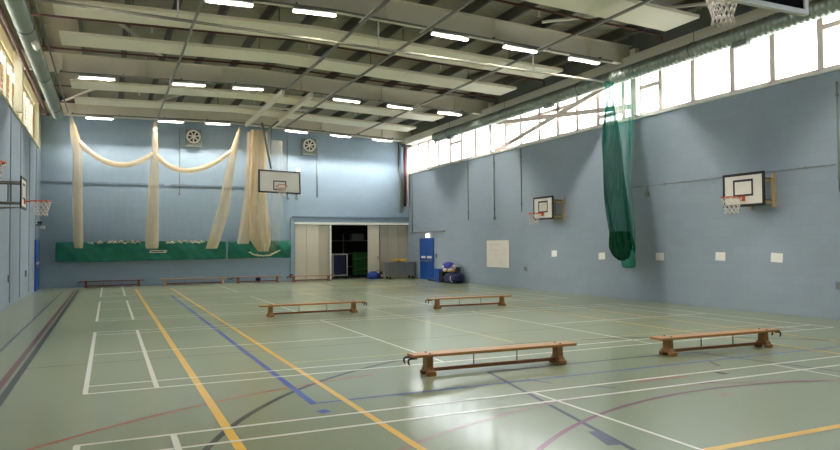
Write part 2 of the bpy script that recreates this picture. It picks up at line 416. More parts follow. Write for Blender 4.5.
# ------------------------------------------------------------------ ceiling lights
def make_light():
    t = thing('fluorescent_light', 'x', 'light')
    L = 1.02
    h = MB(); h.bx(-L/2, L/2, -.06, .06, .022, .05); h.bx(-L/2, L/2, -.03, .03, .051, .085); h.build('mounting_housing', M['galvdark'], t)
    s = MB()
    for sg in (-1, 1): s.box((0, sg*.054, -.008), (L, .012, .058), None, .003)
    for sg in (-1, 1): s.bx(sg*L/2-.006, sg*L/2+.006, -.047, .047, -.03, .021)
    s.build('diffuser', M['lampside'], t)
    e = MB(); e.bx(-L/2+.03, L/2-.03, -.006, .006, .006, .016); e.build('lamp_tube', M['tube'], t)
    return t
lamp0 = make_light(); first = True
ROWS = ((30.6, 'row nearest the back wall'), (23.4, 'middle row'), (15.16, 'row over the nearer half'), (7.0, 'unseen row nearest the viewer, added for light'))  # last row hangs out of view, added because the hall needs its light
for y, rn in ROWS:
    for k, x in enumerate((-.35, 2.4, 4.33, 7.87, 9.98, 12.1)):
        o = lamp0 if first else copy_tree(lamp0); first = False
        o.location = (x, y, rz(x)-.175); sl = .02 if x < 4.69 else -.04
        o.rotation_euler = (0, -sl, 0)
        tag(o, 'fluorescent ceiling light, %s from left in the %s' % (ORD[k], rn), 'light', 'fluorescent ceiling lights')
for y, rn in ROWS:
    t = thing('lighting_trunking', 'pale cable trunking bar carrying the %s' % rn, 'trunking', (4.5, y, 7.0), group='lighting trunking bars')
    m = MB()
    for x0, x1 in ((-1.4, 4.69), (4.69, 13.1)):
        q = [(u, v) for u, v in ((y-.03, -.075), (y+.03, -.075), (y+.03, -.04), (y-.03, -.04))]
        m.loops([[(x0, u, rz(x0)+v) for u, v in q], [(x1, u, rz(x1)+v) for u, v in q]])
    for fc in m.bm.faces: fc.smooth = False
    m.build('bar', M['rail'], t, True)
    for k in range(9):
        xx = -1.35 + k*1.75; m = MB(); m.bx(xx-.015, xx+.015, y-.05, y+.05, rz(xx)-.038, rz(xx)-.001); m.build('clip', M['dark'], t, True)

# ------------------------------------------------------------------ radiant panels
PN = (('first', 28.15), ('second', 25.37), ('third', 19.9), ('fourth', 17.32), ('fifth', 12.07), ('sixth', 9.3))
for nm, y in PN:
    t = thing('radiant_panel', 'long pale radiant heating panel, %s counting from the back wall' % nm, 'heating panel', (5.8, y, 7.0), group='radiant panels under the roof')
    m = MB(); x0, x1 = -1.17, 12.58
    for a, b in ((x0, 4.69), (4.69, x1)):
        q = [(y-.54, -.02), (y+.54, -.02), (y+.54, .06), (y+.48, .07), (y-.48, .07), (y-.54, .06)]
        m.loops([[(a, u, rz(a)+v) for u, v in q], [(b, u, rz(b)+v) for u, v in q]])
    for fc in m.bm.faces: fc.smooth = False
    m.build('heating_plate', M['panel'], t, True)
    for xx in (.5, 4.0, 7.5, 11.0):
        h = MB(); h.tube([(xx, y, rz(xx)+.07), (xx, y, deckz(xx)-.23)], .012, 6); h.build('hanger_rod', M['dark'], t, True)

# red-oxide sprinkler pipes
for k, (y, nm) in enumerate(((29.75, 'closest to the back wall'), (26.8, 'second from the back wall'), (21.8, 'third from the back wall'), (18.8, 'fourth from the back wall'), (13.45, 'fifth from the back wall'), (10.65, 'over the nearer end of the hall'))):
    t = thing('sprinkler_pipe', 'dark red pipe running across under the roof, %s' % nm, 'pipe', (5, y, 7.2), group='red pipes under the roof')
    m = MB(); m.tube([(-1.75, y, rz(-1.75)+.24), (4.69, y, rz(4.69)+.24), (13.2, y, rz(13.2)+.24), (13.3, y, rz(13.2)+.22), (13.3, y, rz(13.2)+.05)], .028, 8)
    m.build('pipe', M['maroon'], t, True)
    for xx in (1.0, 5.2, 9.4):
        h = MB(); h.tube([(xx, y, rz(xx)+.2), (xx, y, rz(xx)+.08)], .02, 6); h.ring((xx, y, rz(xx)+.07), .035, .008, n=12, m=5); h.build('sprinkler_head', M['white'], t, True)
m = MB(); m.tube([(-2.28, YF+.05, 7.12), (-2.28, 31.4, 7.12)], .055, 10); tag(m.build('service_pipe', M['maroon']), 'dark red pipe along the left wall above its windows', 'pipe')
m = MB(); m.tube([(-2.1, YF+.05, 7.30), (-2.1, 31.3, 7.30)], .03, 8); tag(m.build('service_pipe', M['maroon']), 'thin dark red pipe between the left air duct and the roof', 'pipe')

# ------------------------------------------------------------------ spiral air ducts
def duct(name, label, x, z, y0, y1, r):
    t = thing(name, label, 'air duct', (x, (y0+y1)/2, z))
    rings = []; yy = y0; n = 20
    def R(rad, yv): return [(x+math.cos(2*PI*k/n)*rad, yv, z+math.sin(2*PI*k/n)*rad) for k in range(n)]
    while yy < y1:
        rings += [R(r, yy), R(r, yy+.10), R(r+.012, yy+.112), R(r+.012, yy+.128)]; yy += .14
    rings.append(R(r*.93, yy)); rings.append(R(r*.85, yy+.06))
    MB().loops(rings).build('spiral_tube', M['galv'], t, True)
    return t
t = duct('air_duct', 'round grey spiral duct along the right wall under the roof', 13.42, 6.50, -1.2, 27.3, .20)
for yy, s in ((11.05, 1.0), (18.6, .8), (25.8, .6)):
    m = MB(); m.box((13.36, yy, 6.27), (.16, .42, .12), None, .01); m.build('air_outlet', M['galvdark'], t, True)
m = MB(); m.tube([(13.42, 27.36, 6.42), (13.42, 27.4, 6.3), (13.42, 27.40, 6.2)], .05, 8); m.build('drain_spout', M['galvdark'], t, True)
for yy in (3, 7.5, 12.5, 17, 21.5, 26):
    m = MB(); m.ring((13.42, yy, 6.50), .216, .008, 'Y', 24, 4); m.tube([(13.42, yy, 6.716), (13.42, yy, 7.0)], .006, 5); m.build('hanger_strap', M['dark'], t, True)
t = duct('air_duct', 'round grey spiral duct along the left wall under the roof', -1.80, 6.82, -1.2, 29.6, .185)
m = MB(); m.box((-1.66, 19.0, 6.66), (.12, .5, .13), Matrix.Rotation(.7, 3, 'Y'), .01); m.build('air_outlet', M['white'], t, True)
for yy in (3, 8, 13, 18, 23, 28):
    m = MB(); m.ring((-1.80, yy, 6.82), .201, .008, 'Y', 24, 4); m.tube([(-1.80, yy, 7.02), (-1.80, yy, deckz(-1.8)-.01)], .006, 5); m.build('hanger_strap', M['dark'], t, True)

# ------------------------------------------------------------------ curtain rails under the roof
def rail(label, x, y0, y1, z, w=.05, hang=True):
    t = thing('net_rail', label, 'rail', (x, (y0+y1)/2, z), group='net rails running the length of the hall')
    m = MB(); m.bx(x-w/2, x+w/2, y0, y1, z-.03, z+.03); m.build('channel', M['rail'], t, True)
    for yb in BEAMS:
        if y0 < yb < y1:
            h = MB(); h.bx(x-.045, x+.045, yb-.95, yb+.10, z+.031, z+.058); h.tube([(x, yb-.02, z+.06), (x, yb-.02, rz(x)+.001)], .012, 6); h.build('bracket', M['white'], t, True)
    return t
RZ = 7.06
rail('thin grey net rail near the left duct', -1.49, 5.5, 30.25, RZ, .035)
rail('grey net rail above the middle cream net drop', 1.845, 4, 30.25, RZ, .05)
rail('grey net rail ending at the right-hand cream net drop', 5.58, 4, 23.2, RZ, .06)
rail('grey net rail ending above the hanging basketball goal', 7.22, 4, 30.25, RZ-.05, .05)
rail('long grey net rail nearest the right windows', 10.55, 4, 30.25, RZ-.19, .055)
t = thing('net_rail', 'pale cross rail spanning the hall to the green net', 'rail', (6.8, 15.7, 6.6))
m = MB(); pts = [(-1.6, 15.7, 6.74), (4.4, 15.7, 6.62), (13.1, 15.55, 6.37)]
m.tube(pts, .036, 8); m.build('channel', mat('grey_paint', '#7d7a70', .6), t, True)
for xx, zz in ((1.37, 6.70), (6.12, 6.60), (10.74, 6.46)):
    h = MB(); h.tube([(xx, 15.69, zz+.02), (xx, 15.3, rz(xx)+.15), (xx, 14.8, rz(xx)+.3)][:1] + [(xx, 15.69, deckz(xx)-.2)], .022, 8); h.build('drop_rod', M['white'], t, True)

# ------------------------------------------------------------------ basketball: net helper
def hoop_net(mb, c, R, r, h, n, w):
    """diamond lattice: strands cross between rings"""
    lv = 5
    def p(i, k):
        q = i/lv; rad = R + (r-R)*min(1, q*1.25) + (.015 if i == lv else 0)
        a = 2*PI*(k + (.5 if i % 2 else 0))/n
        return (c[0]+math.cos(a)*rad, c[1]+math.sin(a)*rad, c[2]-h*q)
    for i in range(lv):
        for k in range(n):
            for dk in ((0, -1) if i % 2 == 0 else (0, 1)):
                mb.tube([p(i, k), p(i+1, k+dk)], w, 4)
    return mb
def make_wall_goal():
    t = thing('wall_basketball_goal', 'x', 'basketball goal')
    # local: wall face at x=0, playing side +x, y along the wall, z = real height
    m = MB()
    for yy in (-.30, .30): m.bx(0.001, .045, yy-.04, yy+.04, 2.45, 3.24)
    for zz in (2.6, 3.1): m.bx(.046, .08, -.34, .34, zz-.04, zz+.04)
    m.build('wall_frame', M['ply'], t)
    for yy in (-.28, .28):
        a = MB()
        for zz in (2.62, 3.12): a.tube([(.08, yy, zz), (.63, yy, zz)], .02, 8)
        a.tube([(.35, yy, 2.62), (.35, yy, 3.12)], .014, 6); a.build('support_arm', M['rail'], t)
    a = MB(); a.tube([(.08, -.3, 2.5), (.62, 0, 2.52), (.08, .3, 2.5)], .014, 6); a.build('stay', M['rail'], t)
    b = MB(); b.bx(.63, .655, -.54, .54, 2.50, 3.22); bo = b.build('backboard', M['offwhite'], t)
    k = MB()
    for y0, y1, z0, z1 in ((-.56, .56, 3.19, 3.25), (-.56, .56, 2.47, 2.53), (-.56, -.505, 2.53, 3.19), (.505, .56, 2.53, 3.19)): k.bx(.626, .662, y0, y1, z0, z1)
    k.build('border', M['black'], bo)
    k = MB()
    for y0, y1, z0, z1 in ((-.27, .27, 3.05, 3.10), (-.27, .27, 2.71, 2.755), (-.27, -.225, 2.755, 3.05), (.225, .27, 2.755, 3.05)): k.bx(.655, .659, y0, y1, z0, z1)
    k.build('target_square', M['black'], bo)
    k = MB(); k.ring((1.03, 0, 2.68), .225, .012, 'Z', 28, 6); k.bx(.663, .69, -.06, .06, 2.60, 2.72); k.tube([(.69, -.05, 2.66), (.83, -.1, 2.675)], .01, 6); k.tube([(.69, .05, 2.66), (.83, .1, 2.675)], .01, 6)
    rm = k.build('rim', M['orange'], t)
    hoop_net(MB(), (1.03, 0, 2.67), .22, .14, .36, 10, .006).build('net', M['cord'], rm)
    return t
g0 = make_wall_goal()
g0.location = (XR, 11.05, 0); g0.rotation_euler.z = PI
tag(g0, 'wall basketball goal nearest the viewer on the right wall, white board with black border', 'basketball goal', 'wall basketball goals')
for (x, y, z, rot), lb in (((XR, 18.98, 0, PI), 'wall basketball goal on the right wall beyond the green hanging net'),
                           ((XL, 19.25, .14, 0), 'wall basketball goal on the left wall, board seen nearly edge-on'),
                           ((XL, 10.95, .16, 0), 'wall basketball goal at the left edge of the view, only its orange rim showing')):
    o = copy_tree(g0); o.location = (x, y, z); o.rotation_euler.z = rot; tag(o, lb, 'basketball goal', 'wall basketball goals')

# hanging goal at the far end
t = thing('hanging_basketball_goal', 'full-size basketball goal hung from the roof in front of the back wall', 'basketball goal', (6.7, 29.0, 3.95))
for xa, xb, nm in ((5.50, 5.52, 0), (6.52, 6.66, 0)):
    m = MB(); m.loops([[(xa-.06, 23.25, RZ-.12), (xa+.06, 23.25, RZ-.12), (xa+.06, 23.25, RZ+.04), (xa-.06, 23.25, RZ+.04)],
                       [(xb-.06, 30.25, RZ-.12), (xb+.06, 30.25, RZ-.12), (xb+.06, 30.25, RZ+.04), (xb-.06, 30.25, RZ+.04)]])
    for fc in m.bm.faces: fc.smooth = False
    m.build('support_beam', M['beam'], t, True)
for yy in (24.4, 26.7, 29.3):
    m = MB(); m.bx(4.6, 7.4, yy-.04, yy+.04, RZ+.045, RZ+.12); m.build('cross_bar', M['beam'], t, True)
m = MB(); m.tube([(5.93, 28.95, RZ-.12), (6.35, 29.06, 5.0)], .05, 10); m.tube([(6.52, 28.4, RZ-.12), (6.05, 28.98, RZ-.5)], .04, 8); m.build('drop_pole', M['rail'], t, True)
m = MB(); m.tube([(6.62, 30.2, RZ-.12), (6.35, 29.1, 5.6)], .025, 8); m.build('stay', M['rail'], t, True)
R = Matrix.Rotation(math.radians(1.6), 3, 'Y') @ Matrix.Rotation(math.radians(-9), 3, 'X')
C = Vector((6.70, 29.0, 4.42))
def rb(mb, c, size): mb.box(C + R @ Vector(c), size, R); return mb
bo = rb(MB(), (0, 0, 0), (1.76, .03, .96)).build('backboard', M['offwhite'], t, True)
k = MB()
for c, s in (((0, -.002, .47), (1.82, .045, .06)), ((0, -.002, -.47), (1.82, .045, .06)), ((-.88, -.002, 0), (.06, .045, .88)), ((.88, -.002, 0), (.06, .045, .88))): rb(k, c, s)
k.build('border', M['black'], bo, True)
k = MB()
for c, s in (((0, -.018, .03), (.56, .008, .045)), ((0, -.018, -.34), (.56, .008, .045)), ((-.26, -.018, -.155), (.045, .008, .33)), ((.26, -.018, -.155), (.045, .008, .33))): rb(k, c, s)
k.build('target_square', M['black'], bo, True)
k = MB(); rc = C + R @ Vector((.0, -.42, -.30))
k.ring((0, 0, 0), .225, .016, 'Z', 28, 6); k.box((0, .30, -.02), (.14, .16, .10))
bmesh.ops.transform(k.bm, matrix=Matrix.Translation(rc) @ (R @ Matrix.Rotation(math.radians(-6), 3, 'X')).to_4x4(), verts=k.bm.verts)
rm = k.build('rim', M['orange'], t, True)
n_ = hoop_net(MB(), rc, .22, .13, .42, 12, .008).build('net', M['cord'], rm, True)

# hanging goal folded up above the near end, seen from behind
t = thing('hanging_basketball_goal', 'raised basketball goal near the viewer, seen from below and behind with white net', 'basketball goal', (7.28, 5.8, 4.6))
bo = MB().bx(6.38, 8.18, 5.79, 5.82, 4.62, 5.66).build('backboard', mat('board_back_matt_black', '#0c0b12', .95, spec=.05), t, True)
k = MB()
for x0, x1, z0, z1 in ((6.34, 8.22, 4.58, 4.645), (6.34, 8.22, 5.63, 5.69), (6.34, 6.405, 4.645, 5.63), (8.155, 8.22, 4.645, 5.63)): k.bx(x0, x1, 5.765, 5.83, z0, z1)
k.build('board_frame', M['white'], bo, True)
k = MB(); k.ring((7.22, 6.24, 4.92), .225, .014, 'Z', 28, 6); k.bx(7.13, 7.31, 5.835, 6.02, 4.84, 4.93)
rm = k.build('rim', M['orange'], t, True)
hoop_net(MB(), (7.22, 6.24, 4.91), .22, .125, .43, 14, .009).build('net', M['cord'], rm, True)
k = MB()
for xx in (6.8, 7.8): k.tube([(xx, 5.72, 5.2), (xx, 5.72, 7.4)], .03, 8); k.box((xx, 5.745, 5.2), (.1, .05, .5))
k.build('drop_pole', M['rail'], t, True)


# ------------------------------------------------------------------ netting
def folds(mb, path, n=9, amp=.35, seg=64, ph=0.0):
    """pleated closed tube: path of (x, y, z, half width x, half depth y)"""
    rings = []
    for i, (x, y, z, a, b) in enumerate(path):
        loop = []
        for k in range(seg):
            q = 2*PI*k/seg; w = 1 + amp*math.cos(n*q + ph + .35*math.sin(i*.5)) * (.6+.4*math.sin(q*2+i*.3))
            loop.append((x+math.cos(q)*a*w, y+math.sin(q)*b*w, z))
        rings.append(loop)
    mb.loops(rings, True, False); return mb
def lerp_path(keys, n):
    """smooth (Catmull-Rom) path through the keys"""
    out = []; N = len(keys)-1
    for i in range(n+1):
        u = i/n*N; k = min(int(u), N-1); t = u-k
        p0, p1, p2, p3 = keys[max(k-1, 0)], keys[k], keys[k+1], keys[min(k+2, N)]
        out.append(tuple(.5*(2*b + (c-a)*t + (2*a-5*b+4*c-d)*t*t + (3*b-a-3*c+d)*t**3) for a, b, c, d in zip(p0, p1, p2, p3)))
    return out
def swag(mb, a, c, b, r0, r1, n=22, seg=24):
    """bundle of net hanging between two drops (quadratic sag)"""
    A, Cc, B = Vector(a), Vector(c), Vector(b); pts = []; ctrl = Cc*2 - (A+B)/2; rad = []
    for i in range(n+1):
        u = i/n; pts.append(A*(1-u)**2 + ctrl*2*u*(1-u) + B*u*u); rad.append(r0+(r1-r0)*math.sin(PI*u))
    rings = []
    for i, p in enumerate(pts):
        tg = (pts[min(i+1, n)] - pts[max(i-1, 0)]).normalized(); s = Vector((0, 1, 0)); u_ = tg.cross(s).normalized()
        rings.append([p + s*math.cos(2*PI*k/seg)*rad[i]*.8*(1+.05*math.cos(6*2*PI*k/seg)) + u_*math.sin(2*PI*k/seg)*rad[i]*(1+.05*math.cos(6*2*PI*k/seg)) for k in range(seg)])
    mb.loops(rings, True, False); return mb
YN = 30.9
t = thing('cricket_net', 'cream sports netting looped up in swags along the back wall', 'netting', (1.8, YN, 1.7))
folds(MB(), lerp_path([(-1.42, YN, 7.0, .05, .04), (-1.25, YN, 6.1, .17, .09), (-1.18, YN, 5.4, .17, .10), (-1.16, YN, 3.5, .19, .11), (-1.12, YN, 1.82, .17, .12), (-1.10, YN, 1.66, .11, .09)], 36), 5, .07).build('hanging_net', M['net'], t, True)
folds(MB(), lerp_path([(1.78, YN, 7.0, .07, .04), (1.78, YN, 5.7, .13, .09), (1.74, YN, 4.6, .20, .10), (1.70, YN, 3.2, .24, .11), (1.67, YN, 1.76, .26, .13), (1.70, YN, 1.62, .16, .10)], 36), 5, .07).build('hanging_net', M['net'], t, True)
folds(MB(), lerp_path([(5.34, YN, 7.0, .05, .04), (5.08, YN, 6.0, .14, .09), (4.86, YN, 4.8, .20, .10), (4.62, YN, 3.3, .24, .11), (4.15, YN, 1.72, .25, .13), (4.10, YN, 1.62, .17, .10)], 36), 5, .07).build('hanging_net', M['net'], t, True)
swag(MB(), (-1.12, YN, 6.0), (.28, YN, 5.12), (1.74, YN, 5.66), .10, .115).build('net_swag', M['netswag'], t, True)
swag(MB(), (1.82, YN, 5.62), (3.2, YN, 4.98), (5.02, YN, 5.95), .10, .115).build('net_swag', M['netswag'], t, True)
# very thin netting falling from the swags
for x0, x1, zt in ((-.9, 1.5, 5.15), (2.0, 4.5, 5.05)):
    m = MB(); cols = []
    for k in range(41):
        x = x0+(x1-x0)*k/40; u = (k/40-.5)*2
        cols.append([(x, YN+.05+.04*math.sin(k*1.7), zt+.45*u*u), (x, YN+.05+.05*math.sin(k*1.3), 3.3), (x, YN+.08+.05*math.sin(k*1.1), 1.86)])
    for a, b in zip(cols, cols[1:]):
        for i in range(2): m.quad(a[i], b[i], b[i+1], a[i+1])
    for fc in m.bm.faces: fc.smooth = True
    m.build('sheer_net', M['netsheer'] if 'netsheer' in M else M.setdefault('netsheer', net_mat('cream_netting_sheer', '#c9c4ba', .01, .07, 6)), t, True)
m = MB()
for k in range(40):
    x = -.75+k*.126 + random.uniform(-.05, .05); h = random.uniform(.02, .055); w_ = random.uniform(.05, .12)
    if 1.25 < x < 1.95 or random.random() < .3 or 3.75 < x < 4.1: continue
    m.tube([(x-w_, YN+.15, 1.83+random.uniform(-.03, .04)), (x-.3*w_, YN+.12, 1.86+random.uniform(-.03, .07)), (x+.4*w_, YN+.12, 1.86+random.uniform(-.04, .09)), (x+w_, YN+.15, 1.82+random.uniform(-.03, .04))], [.01, h, h*.7, .01], 7)
m.build('gathered_edge', M['netrope'], t, True)

t = thing('cricket_net', 'thick cream net bundle hanging straight down behind the basketball goal', 'netting', (6.2, 30.75, 1.4))
folds(MB(), lerp_path([(6.18, 30.75, 6.92, .34, .12), (6.12, 30.75, 5.6, .36, .14), (6.10, 30.75, 4.2, .40, .15), (6.12, 30.75, 2.8, .46, .17), (6.25, 30.75, 1.9, .42, .17), (6.35, 30.75, 1.42, .22, .13)], 40), 8, .11).build('hanging_net', M['netdense'], t, True)
folds(MB(), lerp_path([(5.86, 30.8, 6.8, .18, .07), (5.76, 30.8, 4.2, .22, .09), (5.58, 30.8, 2.6, .25, .10), (5.46, 30.8, 1.78, .24, .10)], 30), 6, .08).build('hanging_net', M['net'], t, True)
folds(MB(), lerp_path([(6.95, 30.8, 6.5, .26, .05), (7.0, 30.8, 4.2, .26, .06), (6.95, 30.8, 2.6, .26, .06), (6.7, 30.8, 1.3, .12, .05)], 30), 7, .2).build('sheer_net', M['netthin'], t, True)
m = MB()
for k in range(14):
    x = 5.75+k*.1; zz = 1.22 + .22*((x-6.35)/.7)**2
    m.tube([(x-.06, 30.7, zz+random.uniform(-.03, .03)), (x+.06, 30.68, zz+random.uniform(-.03, .05))], .03, 6)
m.build('gathered_edge', M['netrope'], t, True)

# green skirts under the nets
def skirt(label, x0, x1, logo):
    t = thing('net_skirt', label, 'net skirt', ((x0+x1)/2, 31.15, 1.1), group='green skirts along the back wall')
    nx, nz = int((x1-x0)*14), 14
    P_ = []
    for j in range(nz+1):
        v = j/nz; row = []
        for i in range(nx+1):
            u = i/nx; x = x0+(x1-x0)*u
            y = 31.15 - .05*math.sin(v*PI) + .042*math.sin(x*2.9+v*4.3) + .03*math.sin(x*6.1-v*6) + .012*math.sin(x*13+v*9) - .03*v
            z = 1.10 + .80*v + (.02*math.sin(x*1.1)) + (-.03*math.sin(x*.7+1))*(1-v) + .02*v*math.sin(x*3.3)
            row.append((x, y, z))
        P_.append(row)
    m = MB()
    front = [[m.bm.verts.new(p) for p in r] for r in P_]
    for a, b in zip(front, front[1:]):
        for i in range(nx):
            fc = m._f([a[i], a[i+1], b[i+1], b[i]]); fc.smooth = True
    o = m.build('pvc_sheet', M['pvc'], t, True)
    so = o.modifiers.new('thick', 'SOLIDIFY'); so.thickness = .02
    if logo:
        lo = MB(); lx, lz = logo
        lo.prism([(lx-.34, lz-.06), (lx+.32, lz-.06), (lx+.36, lz), (lx+.36, lz+.06), (lx-.30, lz+.06), (lx-.34, lz)], 'Y', 31.015, 31.025); lp = lo.build('logo_plate', M['offwhite'], t, True)
        tx = MB(); xx = lx-.27
        for w in (.05, .03, .05, .04, .05, .03, .05, .05, .04):
            tx.bx(xx, xx+w, 31.009, 31.0145, lz-.026, lz+.026); xx += w+.012
        tx.build('logo_letters', M['dark'], t, True)
    return t
skirt('long green PVC net skirt with a small white logo on the back wall', -1.95, 4.78, (1.93, 1.47))
skirt('short green PVC net skirt next to the cream folding doors', 4.86, 7.70, None)

# green dividing net on the right
t = thing('dividing_net', 'dark green dividing net gathered and hanging beside the right wall', 'netting', (13.2, 15.0, 1.0))
def gp(keys, n): return lerp_path(keys, n)
folds(MB(), gp([(13.04, 15.25, 6.28, .10, .16), (13.04, 15.23, 5.65, .09, .13), (13.04, 15.23, 4.96, .12, .26), (13.04, 15.17, 4.17, .14, .36), (13.04, 15.09, 3.18, .15, .38), (13.04, 14.93, 2.19, .16, .36), (13.04, 14.81, 1.50, .17, .33)], 44), 10, .22).build('hanging_net', M['gnet'], t, True)
folds(MB(), gp([(13.04, 14.85, 6.17, .04, .50), (13.04, 14.91, 5.35, .05, .56), (13.04, 14.95, 4.17, .06, .56), (13.04, 14.93, 2.98, .06, .50), (13.04, 14.68, 1.50, .06, .36)], 40), 9, .15).build('sheer_net', M['gnetthin'], t, True)
folds(MB(), gp([(13.04, 14.88, 1.98, .18, .40), (13.04, 14.83, 1.60, .20, .44), (13.04, 14.76, 1.32, .18, .34), (13.04, 14.71, 1.17, .12, .20)], 20), 9, .18).build('gathered_end', M['gnetdark'], t, True)
folds(MB(), gp([(13.06, 14.63, 1.50, .10, .24), (13.06, 14.61, 1.21, .12, .26), (13.06, 14.61, 1.01, .11, .24), (13.06, 14.61, 0.96, .05, .12)], 14), 5, .08).build('tail_bag', M['pvc'], t, True)

# ------------------------------------------------------------------ benches
def make_bench(L, top, leg, low):
    t = thing('gym_bench', 'x', 'bench')
    H = .275
    p = MB(); p.box((0, 0, H-.018), (L, .235, .036), None, .008)
    pl = p.build('seat_plank', top, t)
    for sx in (-1, 1):
        for yy in (-.07, .07):
            k = MB(); k.tube([(sx*(L/2-.24), yy, H), (sx*(L/2-.24), yy, H+.008)], .013, 8); k.build('bolt', M['black'], t)
    for sx in (-1, 1):
        m = MB(); x = sx*(L/2-.24)
        prof = [(a_*.74, b_) for a_, b_ in [(-.17, 0), (-.17, .035), (-.125, .085), (-.085, .11), (-.075, H-.037), (.075, H-.037), (.085, .11), (.125, .085), (.17, .035), (.17, 0), (.09, 0), (.075, .025), (.04, .045), (-.04, .045), (-.075, .025), (-.09, 0)]]
        m.prism(prof, 'X', x-.045, x+.045); lg = m.build('leg', leg, t)
        for yy in (-.095, .095):
            k = MB(); k.bx(x-.06, x+.06, yy-.034, yy+.034, 0, .055, .008); k.build('foot_block', leg, lg)
    m = MB(); m.box((0, 0, .065), (L-.59, .05, .045), None, .005); m.build('lower_rail', low, t)
    for sx in (-1, 1):
        m = MB(); m.tube([(sx*(L/2-.24)/3.0, 0, .088), (sx*(L/2-.24)/3.0, 0, H-.037)], .009, 6); m.build('tie_rod', M['galvdark'], t)
    for yy in (-.075, .075):
        m = MB(); m.tube([(-L/2+.06, yy, H-.045), (-L/2-.03, yy, H-.043), (-L/2-.055, yy, H-.055), (-L/2-.06, yy, H-.085), (-L/2-.045, yy, H-.12)], [.011, .013, .014, .013, .008], 8); m.build('hook', M['black'], t)
    return t
G = 'gym benches on the hall floor'
b0 = make_bench(2.44, M['wood'], M['woodleg'], M['wooddark'])
b0.location = (4.67, 7.78, 0); b0.rotation_euler.z = math.radians(-1.5)
tag(b0, 'wooden gym bench nearest the viewer with black hooks on its left end', 'bench', G)
for (x, y, a, s), lb in (((8.41, 7.50, 180-2.5, .97), 'wooden gym bench nearest the right wall, black hooks on its right end'),
                       ((8.68, 15.72, -1.0, .98), 'wooden gym bench farther off in front of the white notice board'),
                       ((4.48, 15.92, 180+.5, 1.05), 'wooden gym bench standing left of centre across the white court line')):
    o = copy_tree(b0); o.location = (x, y, 0); o.rotation_euler.z = math.radians(a); o.scale = (s, 1, 1); tag(o, lb, 'bench', G)
G = 'gym benches along the back wall'
b1 = make_bench(2.5, M['woodred'], M['woodred'], M['woodred']); b1.location = (.17, 31.35, 0)
tag(b1, 'dark red gym bench at the left end of the back wall', 'bench', G)
b2 = make_bench(2.9, M['woodpale'], M['woodpale'], M['woodred']); b2.location = (3.45, 31.35, 0); b2.rotation_euler.z = PI
tag(b2, 'long pale wooden gym bench against the back wall, second from the left', 'bench', G)
for (x, L, mt), lb in (((6.22, 2.25, 'wood'), 'brown gym bench under the green skirt beside the folding doors'), ((8.66, 2.15, 'wood'), 'brown gym bench standing in front of the cream folding doors')):
    o = make_bench(L, M['woodpale'] if mt == 'x' else M['wood'], M['wooddark'], M['woodred']); o.location = (x, 31.3 if x < 8 else 31.05, 0); tag(o, lb, 'bench', G)
m = MB(); m.ball((6.30, 31.62, .125), .125); tag(m.build('ball', M['navy']), 'small dark ball on the floor behind a bench at the back wall', 'ball')

# ------------------------------------------------------------------ folding doors and blue doors
def leafset(name, leaves, mt, y, h=2.66):
    root = bpy.data.objects.new(name, None); COL.objects.link(root); tag(root, kind='structure'); root.location = (leaves[0][0], y, 0)
    for a, b in leaves:
        m = MB(); m.box(((a+b)/2, y, h/2+.01), (b-a-.012, .06, h-.02), None, .006); m.build('door_leaf', mt, root, True)
    return root
dl = leafset('door_1', [(8.07, 8.64), (8.64, 9.23)], M['doorl'], YB+.04)
m = MB(); m.box((9.50, YB+.10, 1.34), (.54, .06, 2.64), None, .006); m.build('door_leaf', M['doorg'], dl, True)
m = MB(); m.box((9.82, YB+.02, 1.34), (.09, .10, 2.66), None, .006); m.build('door_jamb', M['white'], dl, True)
dm = leafset('door_2', [(11.76, 12.38)], M['doorl'], YB+.04)
m = MB(); m.bx(12.27, 12.31, YB-.02, YB+.008, .95, 1.12); m.build('door_handle', M['rail'], dm, True)
leafset('door_3', [(12.45, 12.88), (12.88, 13.44), (13.44, 13.96)], M['doorg'], YB+.15)
def blue_door(name, x, y0, y1, s):
    root = bpy.data.objects.new(name, None); COL.objects.link(root); tag(root, kind='structure'); root.location = (x, (y0+y1)/2, 0)
    ym = (y0+y1)/2; H = 1.93
    for a, b in ((y0, ym-.004), (ym+.004, y1)):
        m = MB(); m.bx(min(x, x+s*.05), max(x, x+s*.05), a, b, .01, H, .004); m.build('door_leaf', M['door'], root, True)
    m = MB(); xs = sorted((x+s*.051, x+s*.056))
    for a, b in ((y0+.12, ym-.1), (ym+.1, y1-.12)): m.bx(*xs, a, b, 1.02, 1.12)
    m.build('door_sign', M['offwhite'], root, True)
    m = MB()
    for a, b in ((y0+.1, ym-.06), (ym+.06, y1-.1)): m.tube([(x+s*.09, a, .88), (x+s*.09, b, .88)], .018, 8); m.bx(*sorted((x+s*.051, x+s*.09)), a, a+.05, .85, .91); m.bx(*sorted((x+s*.051, x+s*.09)), b-.05, b, .85, .91)
    m.build('push_bar', M['rail'], root, True)
    m = MB(); xs = sorted((x, x+s*.06))
    m.bx(*xs, y0-.05, y0-.005, .01, H+.05); m.bx(*xs, y1+.005, y1+.05, .01, H+.05); m.bx(*xs, y0-.005, y1+.005, H+.005, H+.05)
    m.build('door_frame', M['door'], root, True)
blue_door('door_4', XR, 28.82, 30.22, -1)
blue_door('door_5', XL, 29.6, 30.9, 1)
m = MB(); m.bx(XR-.10, XR-.005, 29.30, 29.50, 2.02, 2.18, .01); t = thing('emergency_light', 'small lit emergency light above the blue double door on the right', 'light', (XR-.05, 29.4, 2.1)); m.build('lamp', M['emlight'], t, True)
m = MB(); m.bx(XR-.06, XR+.001, 27.6, 31.4, 2.26, 2.30); tag(m.build('cable_conduit', M['galvdark']), 'grey horizontal conduit over the blue double door on the right', 'conduit')
